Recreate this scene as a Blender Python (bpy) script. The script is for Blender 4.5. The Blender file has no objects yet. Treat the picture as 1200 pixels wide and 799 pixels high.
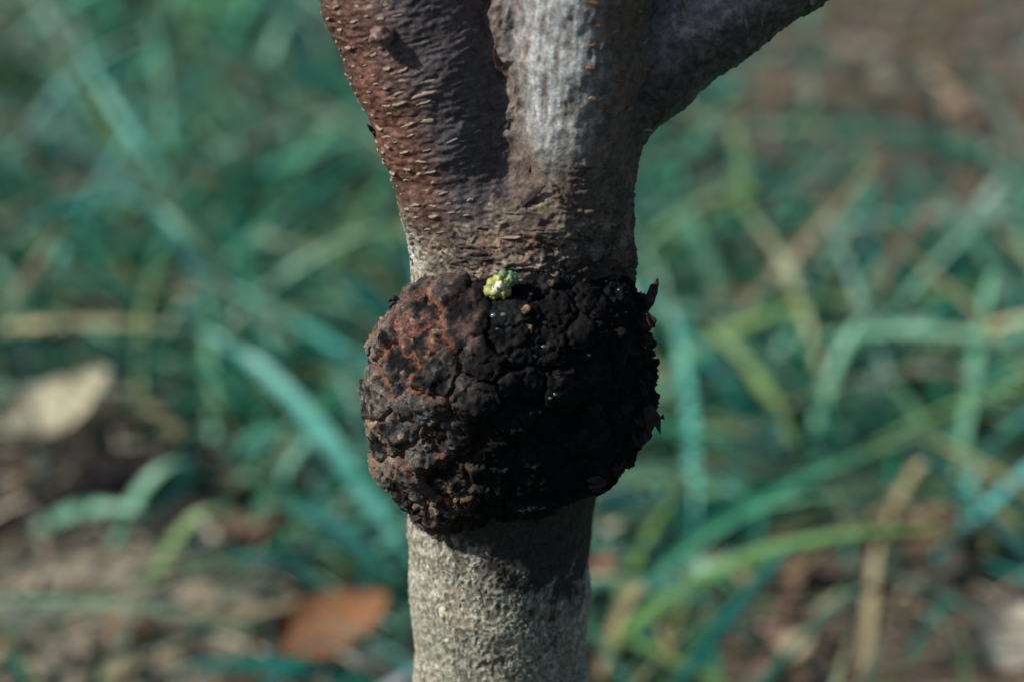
import bpy, math, random
import numpy as np
from mathutils import Vector, Matrix

random.seed(7)
RNG = np.random.default_rng(11)
scene = bpy.context.scene

# ------------------------------------------------------------------ camera, sky, sun, exposure
PITCH = math.radians(23.0)          # camera looks down on the trunk
DIST, LENS = 0.75, 95.0
ZC = 0.42                           # height above ground of the aimed point on the trunk
FPX = LENS / 36.0 * 1200.0          # focal length in photograph pixels (1200 px wide)
PXM = FPX / DIST                    # photograph pixels per metre at the trunk
CAM = np.array([0.0, -DIST * math.cos(PITCH), ZC + DIST * math.sin(PITCH)])
cam = bpy.data.cameras.new('camera')
cam.lens = LENS; cam.sensor_width = 36.0
cam.clip_start = 0.01; cam.clip_end = 500.0
cam.dof.use_dof = True
cam.dof.focus_distance = DIST - 0.024
cam.dof.aperture_fstop = 6.6
cam.dof.aperture_blades = 6
camo = bpy.data.objects.new('camera', cam)
scene.collection.objects.link(camo)
camo.location = CAM
camo.rotation_euler = (math.pi / 2 - PITCH, 0, 0)
scene.camera = camo

SUN_AZ = math.radians(-74.0)        # measured from the camera's back (-Y) towards -X
SUN_EL = math.radians(39.0)
to_sun = Vector((math.sin(SUN_AZ) * math.cos(SUN_EL), -math.cos(SUN_AZ) * math.cos(SUN_EL), math.sin(SUN_EL)))
world = bpy.data.worlds.new('World'); scene.world = world; world.use_nodes = True
wn = world.node_tree.nodes; wl = world.node_tree.links
bg = wn['Background']; sky = wn.new('ShaderNodeTexSky'); sky.sky_type = 'NISHITA'
sky.sun_disc = False; sky.sun_elevation = SUN_EL
sky.sun_rotation = math.atan2(to_sun.x, to_sun.y)
wl.new(sky.outputs[0], bg.inputs[0]); bg.inputs[1].default_value = 0.068
sl = bpy.data.lights.new('sun', 'SUN'); sl.energy = 5.0; sl.angle = math.radians(0.9); sl.color = (1.0, 0.96, 0.87)
so = bpy.data.objects.new('sun', sl); scene.collection.objects.link(so)
so.rotation_euler = to_sun.to_track_quat('Z', 'Y').to_euler(); so.location = (-2, -1, 3)
scene.view_settings.view_transform = 'Standard'; scene.view_settings.look = 'None'
scene.view_settings.exposure = 0.0; scene.view_settings.gamma = 1.0
scene.view_settings.use_curve_mapping = False
scene.render.engine = 'CYCLES'
scene.cycles.use_denoising = True
scene.cycles.max_bounces = 6

# ------------------------------------------------------------------ pixel helpers (a pixel gives a direction; depth comes from the plane it meets)
CP, SP = math.cos(PITCH), math.sin(PITCH)
def ray(px, py):
    u, v = (px - 600.0) / FPX, (399.5 - py) / FPX
    return np.array([u, CP + v * SP, -SP + v * CP])
def on_y(px, py, y=0.0):
    d = ray(px, py); t = (y - CAM[1]) / d[1]; return CAM + d * t
def on_z(px, py, z=0.0):
    d = ray(px, py); t = (z - CAM[2]) / d[2]; return CAM + d * t

# ------------------------------------------------------------------ numpy noise
def _hash(ix, iy, iz, seed):
    h = (ix.astype(np.uint32) * np.uint32(374761393) + iy.astype(np.uint32) * np.uint32(668265263)
         + iz.astype(np.uint32) * np.uint32(2147483647) + np.uint32(seed * 144665 + 77))
    h = (h ^ (h >> np.uint32(13))) * np.uint32(1274126177)
    h = (h ^ (h >> np.uint32(16))) * np.uint32(2246822519)
    return h ^ (h >> np.uint32(15))
_G = RNG.normal(size=(256, 3)); _G = (_G / np.linalg.norm(_G, axis=1)[:, None]).astype(np.float32)
def perlin(p, seed=0):
    i = np.floor(p).astype(np.int64); f = (p - i).astype(np.float32)
    w = f * f * f * (f * (f * 6 - 15) + 10)
    out = 0
    for a in (0, 1):
        for b in (0, 1):
            for c in (0, 1):
                g = _G[_hash(i[:, 0] + a, i[:, 1] + b, i[:, 2] + c, seed) & np.uint32(255)]
                d = g[:, 0] * (f[:, 0] - a) + g[:, 1] * (f[:, 1] - b) + g[:, 2] * (f[:, 2] - c)
                out = out + d * (w[:, 0] if a else 1 - w[:, 0]) * (w[:, 1] if b else 1 - w[:, 1]) * (w[:, 2] if c else 1 - w[:, 2])
    return out * 1.5
def fbm(p, seed=0, octs=3, gain=0.5):
    s, a, t = 0, 1.0, 0
    for k in range(octs):
        s = s + a * perlin(p * (2.03 ** k), seed + 17 * k); t += a; a *= gain
    return s / t
def sstep(a, b, x):
    t = np.clip((x - a) / (b - a), 0, 1); return t * t * (3 - 2 * t)
def mixc(a, b, t):
    return a * (1 - t[:, None]) + np.asarray(b, np.float32) * t[:, None]

# ------------------------------------------------------------------ mesh helpers
def make_mesh(name, V, F, mats=(), normals=None, attrs=None, smooth=True):
    V = np.asarray(V, np.float32); F = np.asarray(F, np.int32); n = F.shape[1]
    me = bpy.data.meshes.new(name)
    me.vertices.add(len(V)); me.vertices.foreach_set('co', V.ravel())
    me.loops.add(F.size); me.loops.foreach_set('vertex_index', F.ravel())
    me.polygons.add(len(F))
    me.polygons.foreach_set('loop_start', np.arange(0, F.size, n, dtype=np.int32))
    me.polygons.foreach_set('loop_total', np.full(len(F), n, np.int32))
    me.update(calc_edges=True)
    me.polygons.foreach_set('use_smooth', np.full(len(F), smooth))
    for k, a in (attrs or {}).items():
        if a.ndim == 2:
            at = me.color_attributes.new(k, 'FLOAT_COLOR', 'POINT')
            at.data.foreach_set('color', np.concatenate([a, np.ones((len(a), 1))], 1).astype(np.float32).ravel())
        else:
            at = me.attributes.new(k, 'FLOAT', 'POINT'); at.data.foreach_set('value', a.astype(np.float32))
    for m in mats: me.materials.append(m)
    if normals is not None:
        me.normals_split_custom_set_from_vertices(normals.astype(np.float32))
    return me
def link(name, me, parent=None, **props):
    o = bpy.data.objects.new(name, me); scene.collection.objects.link(o)
    if parent is not None: o.parent = parent
    for k, v in props.items(): o[k] = v
    return o
def vnormals(V, F):
    a, b, c, d = (V[F[:, i]] for i in range(4))
    fn = np.cross(c - a, d - b); N = np.zeros_like(V)
    for i in range(4):
        for k in range(3):
            N[:, k] += np.bincount(F[:, i], fn[:, k], minlength=len(V))
    return N / (np.linalg.norm(N, axis=1)[:, None] + 1e-12)
def subset(V, F, mask):
    f = F[mask]; u, inv = np.unique(f, return_inverse=True)
    return u, inv.reshape(f.shape)
def surface_net(fun, lo, hi, h):
    ax = [np.arange(lo[i], hi[i] + h, h) for i in range(3)]
    n = [len(a) for a in ax]
    X, Y, Z = np.meshgrid(*ax, indexing='ij')
    f = fun(np.stack([X.ravel(), Y.ravel(), Z.ravel()], 1).astype(np.float32)).reshape(n).astype(np.float32)
    s = (f < 0)
    cnt = sum(s[a:n[0] - 1 + a, b:n[1] - 1 + b, c:n[2] - 1 + c].astype(np.uint8) for a in (0, 1) for b in (0, 1) for c in (0, 1))
    I = np.argwhere((cnt > 0) & (cnt < 8))
    idx = np.full([k - 1 for k in n], -1, np.int64); idx[tuple(I.T)] = np.arange(len(I))
    acc = np.zeros((len(I), 3)); num = np.zeros(len(I))
    cs = [(a, b, c) for a in (0, 1) for b in (0, 1) for c in (0, 1)]
    val = {k: f[I[:, 0] + k[0], I[:, 1] + k[1], I[:, 2] + k[2]] for k in cs}
    for k in cs:
        for axn in range(3):
            if k[axn] == 0:
                k2 = list(k); k2[axn] = 1; k2 = tuple(k2)
                a, b = val[k], val[k2]; m = (a < 0) != (b < 0)
                t = np.where(m, a / np.where(m, a - b, 1), 0)
                p = np.repeat(np.array([k], float), len(I), 0); p[:, axn] = t
                acc += p * m[:, None]; num += m
    V = (I + acc / num[:, None]) * h + np.array(lo)
    quads = []
    for axn in range(3):
        o1, o2 = [(1, 2), (2, 0), (0, 1)][axn]
        sl0 = [slice(None)] * 3; sl1 = [slice(None)] * 3
        sl0[axn] = slice(0, -1); sl1[axn] = slice(1, None)
        A, B = s[tuple(sl0)], s[tuple(sl1)]
        E = np.argwhere(A != B)
        E = E[(E[:, o1] > 0) & (E[:, o2] > 0) & (E[:, o1] < n[o1] - 1) & (E[:, o2] < n[o2] - 1)]
        q = []
        for d1, d2 in ((1, 1), (0, 1), (0, 0), (1, 0)):
            c = E.copy(); c[:, o1] -= d1; c[:, o2] -= d2; q.append(idx[tuple(c.T)])
        q = np.stack(q, 1); flip = ~A[tuple(E.T)]
        q[flip] = q[flip][:, ::-1]; quads.append(q)
    return V.astype(np.float32), np.concatenate(quads)
def subdivide(V, F):
    nv = len(V); e = np.stack([F, np.roll(F, -1, 1)], 2).reshape(-1, 2); e.sort(1)
    key = e[:, 0].astype(np.int64) * nv + e[:, 1]
    u, inv = np.unique(key, return_inverse=True); inv = inv.reshape(F.shape)
    mid = (V[u // nv] + V[u % nv]) / 2; fc = V[F].mean(1)
    E = nv + inv; C = nv + len(u) + np.arange(len(F))
    Q = np.concatenate([np.stack([F[:, i], E[:, i], C, E[:, i - 1]], 1) for i in range(4)])
    return np.concatenate([V, mid, fc]).astype(np.float32), Q
def project(V, F, fun, it=3):
    for _ in range(it):
        N = vnormals(V, F); V = (V - np.clip(fun(V), -.002, .002)[:, None] * N * 0.9).astype(np.float32)
    return V

# ------------------------------------------------------------------ node helpers / materials
def mat(name, build):
    m = bpy.data.materials.new(name); m.use_nodes = True
    nt = m.node_tree; b = nt.nodes['Principled BSDF']
    build(nt, b); return m
def nd(nt, t, **kw):
    n = nt.nodes.new(t)
    for k, v in kw.items():
        if k in n.inputs: n.inputs[k].default_value = v
        else: setattr(n, k, v)
    return n
def mulnoise(nt, src, scale, lo, hi, detail=4.0, coord='Object'):
    tc = nd(nt, 'ShaderNodeTexCoord'); no = nd(nt, 'ShaderNodeTexNoise', Scale=scale, Detail=detail)
    nt.links.new(tc.outputs[coord], no.inputs['Vector'])
    mr = nd(nt, 'ShaderNodeMapRange'); mr.inputs[1].default_value = .3; mr.inputs[2].default_value = .7
    mr.inputs[3].default_value = lo; mr.inputs[4].default_value = hi
    nt.links.new(no.outputs['Fac'], mr.inputs[0])
    mx = nd(nt, 'ShaderNodeMix', data_type='RGBA', blend_type='MULTIPLY'); mx.inputs[0].default_value = 1
    nt.links.new(src, mx.inputs[6]); nt.links.new(mr.outputs[0], mx.inputs[7])
    return mx.outputs[2], no
def bump(nt, b, fac, strength, dist):
    bp = nd(nt, 'ShaderNodeBump', Strength=strength, Distance=dist)
    nt.links.new(fac, bp.inputs['Height']); nt.links.new(bp.outputs[0], b.inputs['Normal'])
def attr_mat(name, rough, scale, lo, hi, bs, bd, rlo=None, spec=.4):
    def f(nt, b):
        at = nd(nt, 'ShaderNodeAttribute', attribute_name='tint')
        c, no = mulnoise(nt, at.outputs['Color'], scale, lo, hi)
        nt.links.new(c, b.inputs['Base Color'])
        b.inputs['Specular IOR Level'].default_value = spec
        b.inputs['Roughness'].default_value = rough
        at2 = nd(nt, 'ShaderNodeAttribute', attribute_name='gloss')
        mr = nd(nt, 'ShaderNodeMapRange'); mr.inputs[3].default_value = rough; mr.inputs[4].default_value = rlo or rough
        nt.links.new(at2.outputs['Fac'], mr.inputs[0]); nt.links.new(mr.outputs[0], b.inputs['Roughness'])
        bump(nt, b, no.outputs['Fac'], bs, bd)
    return mat(name, f)
def plain_mat(name, col, rough=.7, scale=900, lo=.6, hi=1.3, bs=.5, bd=.0004, spec=.4, extra=None):
    def f(nt, b):
        rg = nd(nt, 'ShaderNodeRGB'); rg.outputs[0].default_value = (*col, 1)
        c, no = mulnoise(nt, rg.outputs[0], scale, lo, hi)
        nt.links.new(c, b.inputs['Base Color']); b.inputs['Roughness'].default_value = rough
        b.inputs['Specular IOR Level'].default_value = spec
        bump(nt, b, no.outputs['Fac'], bs, bd)
        if extra: extra(nt, b)
    return mat(name, f)
M_bark = attr_mat('bark', .72, 1400, .62, 1.38, .55, .0004, rlo=.42)
M_gall = attr_mat('gall_cork', .85, 1700, .45, 1.55, .8, .0004, rlo=.42, spec=.16)
M_core = plain_mat('gall_core', (.02, .013, .01), .85)
M_lent = plain_mat('lenticel_cork', (.30, .235, .17), .8, 1500, .55, 1.35)
M_lentd = plain_mat('lenticel_grey', (.22, .20, .19), .7, 1500, .5, 1.4)
M_lentr = plain_mat('lenticel_rusty', (.27, .13, .065), .8, 1500, .5, 1.4)
M_dark = plain_mat('dark_bark', (.022, .017, .015), .75)
M_flake = plain_mat('brown_flake', (.075, .045, .028), .75)
M_amber = plain_mat('amber_flake', (.24, .15, .085), .5)
M_green = plain_mat('green_callus', (.36, .38, .12), .4, 500, .75, 1.25, .3, .0004)
M_leafgreen = plain_mat('green_bud_leaf', (.15, .27, .14), .45, 500, .7, 1.3)
M_cream = plain_mat('cream_highlight', (.72, .74, .55), .3, 500, .85, 1.1, .2, .0003)  # pale knobs that paint the bud's white highlights
M_bead = plain_mat('glint_bead', (.10, .16, .20), .12, 400, .7, 1.3, .2, .0003, spec=.8)
M_bud = plain_mat('bud_scales', (.20, .13, .12), .4, 900, .6, 1.3)

# ------------------------------------------------------------------ ground
def grow(lo, hi, step, far):
    a = list(np.arange(lo, hi + 1e-6, step)); d = step
    while a[-1] < far: d *= 1.35; a.append(a[-1] + d)
    d = step
    while a[0] > -far: d *= 1.35; a.insert(0, a[0] - d)
    return np.array(a)
gx, gy = grow(-.8, .8, .008, 220), grow(-.3, 1.5, .008, 220)
GX, GY = np.meshgrid(gx, gy, indexing='ij')
def ground_h(x, y):
    p = np.stack([x, y, np.zeros_like(x)], 1)
    near = np.exp(-(x ** 2 + y ** 2) / 9.0)
    return (fbm(p * 9, 3, 3) * .014 + fbm(p * 60, 4, 2) * .006) * near
gz = ground_h(GX.ravel(), GY.ravel())
GV = np.stack([GX.ravel(), GY.ravel(), gz], 1)
nx, ny = len(gx), len(gy)
I = np.arange(nx * ny).reshape(nx, ny)
GF = np.stack([I[:-1, :-1], I[1:, :-1], I[1:, 1:], I[:-1, 1:]], 2).reshape(-1, 4)
def soil(nt, b):
    at = nd(nt, 'ShaderNodeAttribute', attribute_name='tint')
    c, no = mulnoise(nt, at.outputs['Color'], 160, .45, 1.5, 5)
    nt.links.new(c, b.inputs['Base Color']); b.inputs['Roughness'].default_value = .95
    bump(nt, b, no.outputs['Fac'], .8, .004)
M_soil = mat('brown_soil', soil)
def bare_mask(x, y):
    q0, q1 = on_z(900, 400), on_z(900, 230); return sstep(q0[1], q1[1], y) * sstep(.03, .14, x)
def cover(x, y):
    p = np.stack([x, y, np.zeros_like(x)], 1)
    d = .75 + 1.1 * fbm(p * 7, 501, 2)
    bare = bare_mask(x, y)
    d = d * (1 - .95 * bare)
    for (px, py, r, k) in ((1080, 650, .10, .9), (40, 765, .21, .97), (75, 540, .12, .97), (960, 770, .10, .9), (375, 800, .13, .97), (1170, 780, .11, .95), (200, 350, .06, .8), (15, 165, .15, .95)):
        q = on_z(px, py); d = d * (1 - k * np.exp(-((x - q[0]) ** 2 + (y - q[1]) ** 2) / r ** 2))
    return d
cv = np.clip(cover(GV[:, 0], GV[:, 1]), 0, 1); gnz = fbm(GV * 14, 8, 3)
def patch(px, py, r): q = on_z(px, py); return np.exp(-((GV[:, 0] - q[0]) ** 2 + (GV[:, 1] - q[1]) ** 2) / r ** 2)
gt = mixc(np.ones((len(GV), 1)) * np.array([.014, .013, .014]), [.115, .082, .066], sstep(.3, .6, bare_mask(GV[:, 0], GV[:, 1]) + gnz * .3))  # near black under the grass: shade of the gaps painted in
gt = mixc(gt, [.30, .26, .20], sstep(.35, .7, patch(40, 760, .16) + gnz * .3))
gt = mixc(gt, [.13, .095, .072], sstep(.35, .7, np.maximum.reduce([patch(1090, 640, .09), patch(960, 770, .08), patch(1170, 780, .09), patch(370, 780, .06), patch(60, 470, .06)]) + gnz * .3))
link('ground', make_mesh('ground', GV, GF, [M_soil], None, {'tint': gt}), kind='structure',
     label='brown soil with leaf litter and grass behind the trunk')

# ------------------------------------------------------------------ the tree: distance field of trunk and three limbs
def chain(pts):                                     # (px, py, depth y, radius in px) -> points and radii in metres
    return [(on_y(a, b, y), r / PXM) for a, b, y, r in pts]
TRUNK = [(np.array([-.001, .004, -.03]), .034), (np.array([-.002, .002, .02]), .0275)] + chain([
    (586, 860, 0, 103), (587, 790, 0, 103), (586, 690, 0, 106), (586, 610, 0, 107), (592, 540, 0, 112), (602, 430, .001, 116), (613, 330, .001, 117), (613, 285, .001, 108)])
LEFT = chain([(578, 325, .000, 82), (551, 225, .000, 79), (528, 145, .001, 83), (506, 70, .003, 92), (479, -10, .007, 97), (445, -120, .018, 92), (405, -230, .026, 88)])
MID = chain([(640, 300, -.002, 72), (653, 230, -.005, 68), (666, 150, -.006, 68), (675, 60, -.006, 76), (680, -30, -.006, 80), (674, -150, -.002, 76), (676, -230, .004, 76)])
RIGHT = chain([(674, 300, .001, 62), (674, 226, .002, 57), (700, 135, .004, 58), (752, 76, .007, 66), (830, 14, .011, 66), (925, -55, .016, 64), (1040, -130, .022, 60), (1120, -180, .026, 58)])
COLLAR = chain([(592, -60, -.008, 20), (597, 20, -.0095, 19), (607, 75, -.011, 18), (604, 125, -.0115, 14), (615, 190, -.0135, 12), (628, 240, -.0155, 10)])
def d_chain(p, ch):
    best = None
    for (a, ra), (b, rb) in zip(ch[:-1], ch[1:]):
        ab = (b - a).astype(np.float32); t = np.clip(((p - a.astype(np.float32)) @ ab) / (ab @ ab), 0, 1)
        d = np.sqrt((((p - a.astype(np.float32)) - t[:, None] * ab) ** 2).sum(1)) - (ra + (rb - ra) * t)
        best = d if best is None else smin(best, d, .003)
    return best
def smin(a, b, k):
    h = np.clip(.5 + .5 * (b - a) / k, 0, 1); return b * (1 - h) + a * h - k * h * (1 - h)
def tree_parts(p):
    return d_chain(p, TRUNK), d_chain(p, LEFT), d_chain(p, MID), d_chain(p, RIGHT)
def tree_sdf(p):
    t, l, m, r = tree_parts(p)
    lm = smin(l, m, .008); c = d_chain(p, COLLAR)
    return smin(smin(smin(lm, c, .0022), r, .009), t, .008)
H = .0018
ZTOP = min(LEFT[-1][0][2], MID[-1][0][2], RIGHT[-1][0][2]) - .004
V, F = surface_net(tree_sdf, (-.07, -.05, -.012), (.125, .06, ZTOP), H)
V = project(V, F, tree_sdf, 2)
V, F = subdivide(V, F); V = project(V, F, tree_sdf, 2)
V, F = subdivide(V, F); V = project(V, F, tree_sdf, 2)
N = vnormals(V, F)
dt, dl, dm, dr = tree_parts(V)
wt = np.stack([np.exp(-np.clip(d, 0, .03) / .0022) for d in (dt, dl, dm, dr)], 1); wt /= wt.sum(1)[:, None]
LOW, LFT, MDL, RGT = wt.T
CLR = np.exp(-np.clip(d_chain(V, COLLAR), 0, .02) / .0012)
z = V[:, 2]
Z_gall_bot = on_y(590, 600, -.02)[2]; Z_neck = on_y(600, 300, -.02)[2]; Z_fork = on_y(600, 215, -.02)[2]
low = sstep(Z_neck - .012, Z_neck - .03, z)                      # pale trunk below the gall
Z_nk = on_y(600, 268, -.02)[2]
neck = (1 - low) * sstep(Z_nk + .010, Z_nk - .010, z + fbm(V * 120, 5, 2) * .014 - sstep(-.005, .02, V[:, 0]) * .012)
def stretch(p, axis, k):
    axis = np.asarray(axis, np.float32); axis = axis / np.linalg.norm(axis)
    return p + (p @ axis)[:, None] * axis[None] * (k - 1)
axL = LEFT[4][0] - LEFT[1][0]; axM = MID[4][0] - MID[1][0]; axR = RIGHT[5][0] - RIGHT[2][0]
warp = np.stack([fbm(V * 260, 31 + k, 2) for k in range(3)], 1) * .0022
# relief of each region
worm = 1 - np.clip(np.abs(fbm(stretch(V + warp, (0, 0, 1), .6) * 520, 41, 2)) * 4.2, 0, 1)
worm2 = 1 - np.clip(np.abs(perlin(stretch(V + warp, (0, 0, 1), .7) * 620, 45)) * 2.6, 0, 1)
worm = worm ** 1.6
r_low = worm * .00038 + worm2 * .0002 + fbm(V * 90, 42, 2) * .0009
band = fbm(stretch(V + warp * .4, axL, 4.5) * 240, 51, 3)
r_lft = band * .0008 + fbm(V * 60, 52, 2) * .0010 + fbm(V * 700, 53, 2) * .0002
fib = fbm(stretch(V + warp * .5, axM, .12) * 560, 61, 2)
scale_m = fbm(stretch(V + warp, axM, 1.6) * 230, 62, 3)
r_mid = fib * .00035 + scale_m * .00035 + fbm(V * 70, 63, 2) * .0008
rbnd = fbm(stretch(V + warp * .5, axR, 4.0) * 260, 71, 3)
r_rgt = rbnd * .0006 + fbm(V * 75, 72, 2) * .0012 + fbm(V * 330, 73, 2) * .0007
wrk = fbm(stretch(V + warp * .8, (0, .1, 1), 5.5) * 170, 81, 3)
ridge = 1 - np.clip(np.abs(wrk) * 3.6, 0, 1)
flaky = np.clip(fbm(V * 210 + warp * 300, 82, 3), -.5, .5)
r_neck = ridge * .0010 + wrk * .0009 + flaky * (.0008 + .0016 * sstep(.0, .02, V[:, 0]))
top = LFT * r_lft + MDL * r_mid + RGT * r_rgt + LOW * r_neck
rel = low * r_low + (1 - low) * (neck * .75 * r_neck + (1 - .75 * neck) * top)
# deep split between left limb and leader
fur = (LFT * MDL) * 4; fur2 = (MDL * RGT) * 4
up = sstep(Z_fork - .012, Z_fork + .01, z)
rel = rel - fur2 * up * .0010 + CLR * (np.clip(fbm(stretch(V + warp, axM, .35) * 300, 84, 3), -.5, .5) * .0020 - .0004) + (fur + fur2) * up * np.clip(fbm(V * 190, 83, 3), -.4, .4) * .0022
V = (V + N * rel[:, None]).astype(np.float32); N = vnormals(V, F)
# colour
n1, n2, n3 = fbm(V * 45, 91, 3), fbm(V * 150, 92, 3), fbm(V * 420, 93, 2)
ones = np.ones((len(V), 1), np.float32)
c_low = mixc(ones * np.array([.10, .095, .078]), [.53, .515, .41], np.clip(worm * .85 + worm2 * .35, 0, 1))
c_low = mixc(c_low, [.26, .20, .13], sstep(.05, .4, n2) * .5)
c_low = mixc(c_low, [.20, .22, .16], sstep(.0, .4, n1) * .3)
c_low *= (1 + .5 * np.clip(n3 * 1.5, -1, 1))[:, None]
c_lft = mixc(ones * np.array([.075, .036, .030]), [.15, .070, .052], sstep(-.3, .4, n1 + band * .5))
c_lft = mixc(c_lft, [.055, .034, .034], sstep(.05, .45, n2) * .6)
c_lft = mixc(c_lft, [.21, .15, .115], sstep(.12, .42, band) * .55)
fx = sstep(-.012, .001, V[:, 0] - np.interp(z, [c_[0][2] for c_ in LEFT], [c_[0][0] for c_ in LEFT]))
c_lft = mixc(c_lft, [.070, .066, .074], fx * (.86 + .14 * np.clip(n1 * 2, -1, 1)))      # inner face painted blue-grey to carry its shade
sx = (V[:, 0] - on_y(655, 100)[0]) * PXM + n2 * 26 + n1 * 14; silver = np.exp(-np.abs(sx / np.where(sx < 0, 50, 42)) ** 2.6) * sstep(Z_fork - .004, Z_fork + .02, z + n2 * .01)
c_mid = mixc(ones * np.array([.125, .085, .065]), [.42, .445, .455], silver * np.clip(.78 + fib * 1.0, 0, 1))
c_mid = mixc(c_mid, [.30, .27, .19], silver * sstep(0., .4, n2) * .5 * sstep(Z_fork + .045, Z_fork, z))
c_mid = mixc(c_mid, [.16, .10, .07], sstep(.25, .5, scale_m) * .6 * (1 - .75 * silver))
_a = np.array(axR) / np.linalg.norm(axR); _u = np.cross(_a, [0, -1, 0]); _u = _u if _u[2] > 0 else -_u; _u /= np.linalg.norm(_u)
side = (V - RIGHT[3][0].astype(np.float32)) @ _u.astype(np.float32)
sky_sheen = sstep(-.006, .006, side + n1 * .008) * sstep(Z_fork + .018, Z_fork + .034, z + n2 * .01)  # skylight sheen on the limb's upper side, painted into the tint
c_rgt = mixc(ones * np.array([.07, .056, .052]), [.14, .115, .11], sstep(-.2, .35, n1 + n3 * .3))
c_rgt = mixc(c_rgt, [.38, .33, .33], sky_sheen * np.clip(.75 + n2 * .6, 0, 1))
c_nk = mixc(ones * np.array([.065, .05, .043]), [.18, .135, .10], sstep(-.2, .4, n2 + n1 * .4))
c_nk = mixc(c_nk, [.33, .29, .21], sstep(.5, .95, ridge) * sstep(-.25, .15, n2) * .8)
c_nk = mixc(c_nk, [.19, .075, .05], sstep(.08, .3, n1) * sstep(-.1, .2, n3) * .6)
white = sstep(on_y(515, 300)[0], on_y(475, 300)[0], V[:, 0] + n2 * .006) * sstep(Z_fork - .012, Z_neck - .004, z + n2 * .01)
c_nk = mixc(c_nk, [.46, .45, .41], white * sstep(-.35, .15, n3 + ridge * .3) * .85)
rdark = sstep(on_y(640, 250)[0], on_y(700, 250)[0], V[:, 0] + n2 * .008)
c_nk = mixc(c_nk, [.10, .075, .06], rdark * .6)
c_top = c_lft * LFT[:, None] + c_mid * MDL[:, None] + c_rgt * RGT[:, None] + c_nk * LOW[:, None]
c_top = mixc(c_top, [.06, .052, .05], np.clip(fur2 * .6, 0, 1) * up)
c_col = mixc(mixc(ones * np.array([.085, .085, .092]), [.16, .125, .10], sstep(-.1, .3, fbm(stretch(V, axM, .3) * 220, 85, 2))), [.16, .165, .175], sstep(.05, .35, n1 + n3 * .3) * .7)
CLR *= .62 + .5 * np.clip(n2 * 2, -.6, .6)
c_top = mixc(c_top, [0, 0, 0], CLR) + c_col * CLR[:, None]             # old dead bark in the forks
col = mixc(mixc(c_top, [0, 0, 0], neck) + c_nk * neck[:, None], [0, 0, 0], low) + c_low * low[:, None]
# crumbs and black stain below the gall, with its cast shadow painted in
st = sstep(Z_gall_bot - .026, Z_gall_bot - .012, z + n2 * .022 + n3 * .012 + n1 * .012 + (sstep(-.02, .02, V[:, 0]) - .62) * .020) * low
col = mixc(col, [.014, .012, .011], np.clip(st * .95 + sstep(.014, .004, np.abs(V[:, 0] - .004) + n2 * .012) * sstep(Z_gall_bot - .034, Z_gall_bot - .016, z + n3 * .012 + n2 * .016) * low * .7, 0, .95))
col = np.clip(col * (1 + .45 * np.clip(n3 * 2, -1, 1.4) * (1 - low))[:, None], .004, 1)
gt_ = sstep(Z_neck + .004, Z_neck - .006, z + n2 * .010 + n3 * .010 + sstep(-.010, -.022, V[:, 0]) * .03) * (1 - low)
col = mixc(col, [.022, .017, .015], gt_ * .9); col = mixc(col, [.14, .055, .035], gt_ * sstep(.05, .3, n2) * .6)      # crumbs and rust creeping up from the gall
gloss = np.clip((LFT * .7 + RGT * .6) * (1 - neck) + n1 * .3, 0, 1) * (1 - low)
# split into parts: trunk, limb, limb, limb
reg = np.argmax(np.stack([LOW * .9 + (neck + low) * 2, LFT, MDL, RGT], 1), 1)
freg = reg[F[:, 0]]
tree = link('fruit_tree', None, label='young fruit tree trunk with a black warty gall below three forking limbs', category='tree')
bark_parts = {}
for k, (nm, lb) in enumerate([('trunk', 'pale corky lower trunk with brown flaking neck'), ('limb', 'reddish brown limb leaning left with pale lenticels'),
                              ('limb', 'silvery upright middle limb'), ('limb', 'dark limb reaching up to the right')]):
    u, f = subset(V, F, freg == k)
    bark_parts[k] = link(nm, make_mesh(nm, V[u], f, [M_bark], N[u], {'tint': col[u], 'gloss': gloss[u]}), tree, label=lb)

# limbs go on above the picture
def tube(pts, rad, seg=20):
    pts = [np.asarray(p, float) for p in pts]; vs, fs = [], []
    for i, p in enumerate(pts):
        d = pts[min(i + 1, len(pts) - 1)] - pts[max(i - 1, 0)]; d /= np.linalg.norm(d)
        s = np.cross(d, [.0, 1., .1]); s /= np.linalg.norm(s); t = np.cross(d, s)
        for k in range(seg):
            a = 2 * math.pi * k / seg; vs.append(p + rad[i] * (math.cos(a) * s + math.sin(a) * t))
    for i in range(len(pts) - 1):
        for k in range(seg):
            a, b = i * seg + k, i * seg + (k + 1) % seg
            fs.append((a, b, b + seg, a + seg))
    return np.array(vs), np.array(fs)
def upper(ch, d, L, parent, tintc):
    p0, r0 = ch[-1]; d = np.array(d, float); d /= np.linalg.norm(d)
    d0 = ch[-1][0] - ch[-2][0]; d0 = d0 / np.linalg.norm(d0)
    n = 14; pts, rad = [], []; p = p0 - d0 * .035
    for i in range(n):
        t = i / (n - 1); dd = d0 * (1 - t) + d * t; dd /= np.linalg.norm(dd)
        pts.append(p.copy()); rad.append(r0 * (1 - .72 * t)); p = p + dd * L / n + RNG.normal(size=3) * .003 * (t > .1)
    def one(nm, P, R, par):
        v, f = tube(P, R)
        v = v + perlin(v * 60, 6)[:, None] * .0008
        return link(nm, make_mesh(nm, v, f, [M_bark], None, {'tint': np.tile(np.array([tintc], np.float32), (len(v), 1)), 'gloss': np.full(len(v), .5)}), par)
    b = one('branch', pts, rad, parent)
    for k in range(4):
        i = 5 + 2 * k; q = pts[i]; s = RNG.normal(size=3); s[2] = abs(s[2]) + .6; s /= np.linalg.norm(s)
        P = [q + s * t * .26 + np.array([0, 0, .06]) * t * t for t in np.linspace(0, 1, 7)]
        one('twig', P, [rad[i] * .5 * (1 - .8 * t) for t in np.linspace(0, 1, 7)], b)
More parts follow.
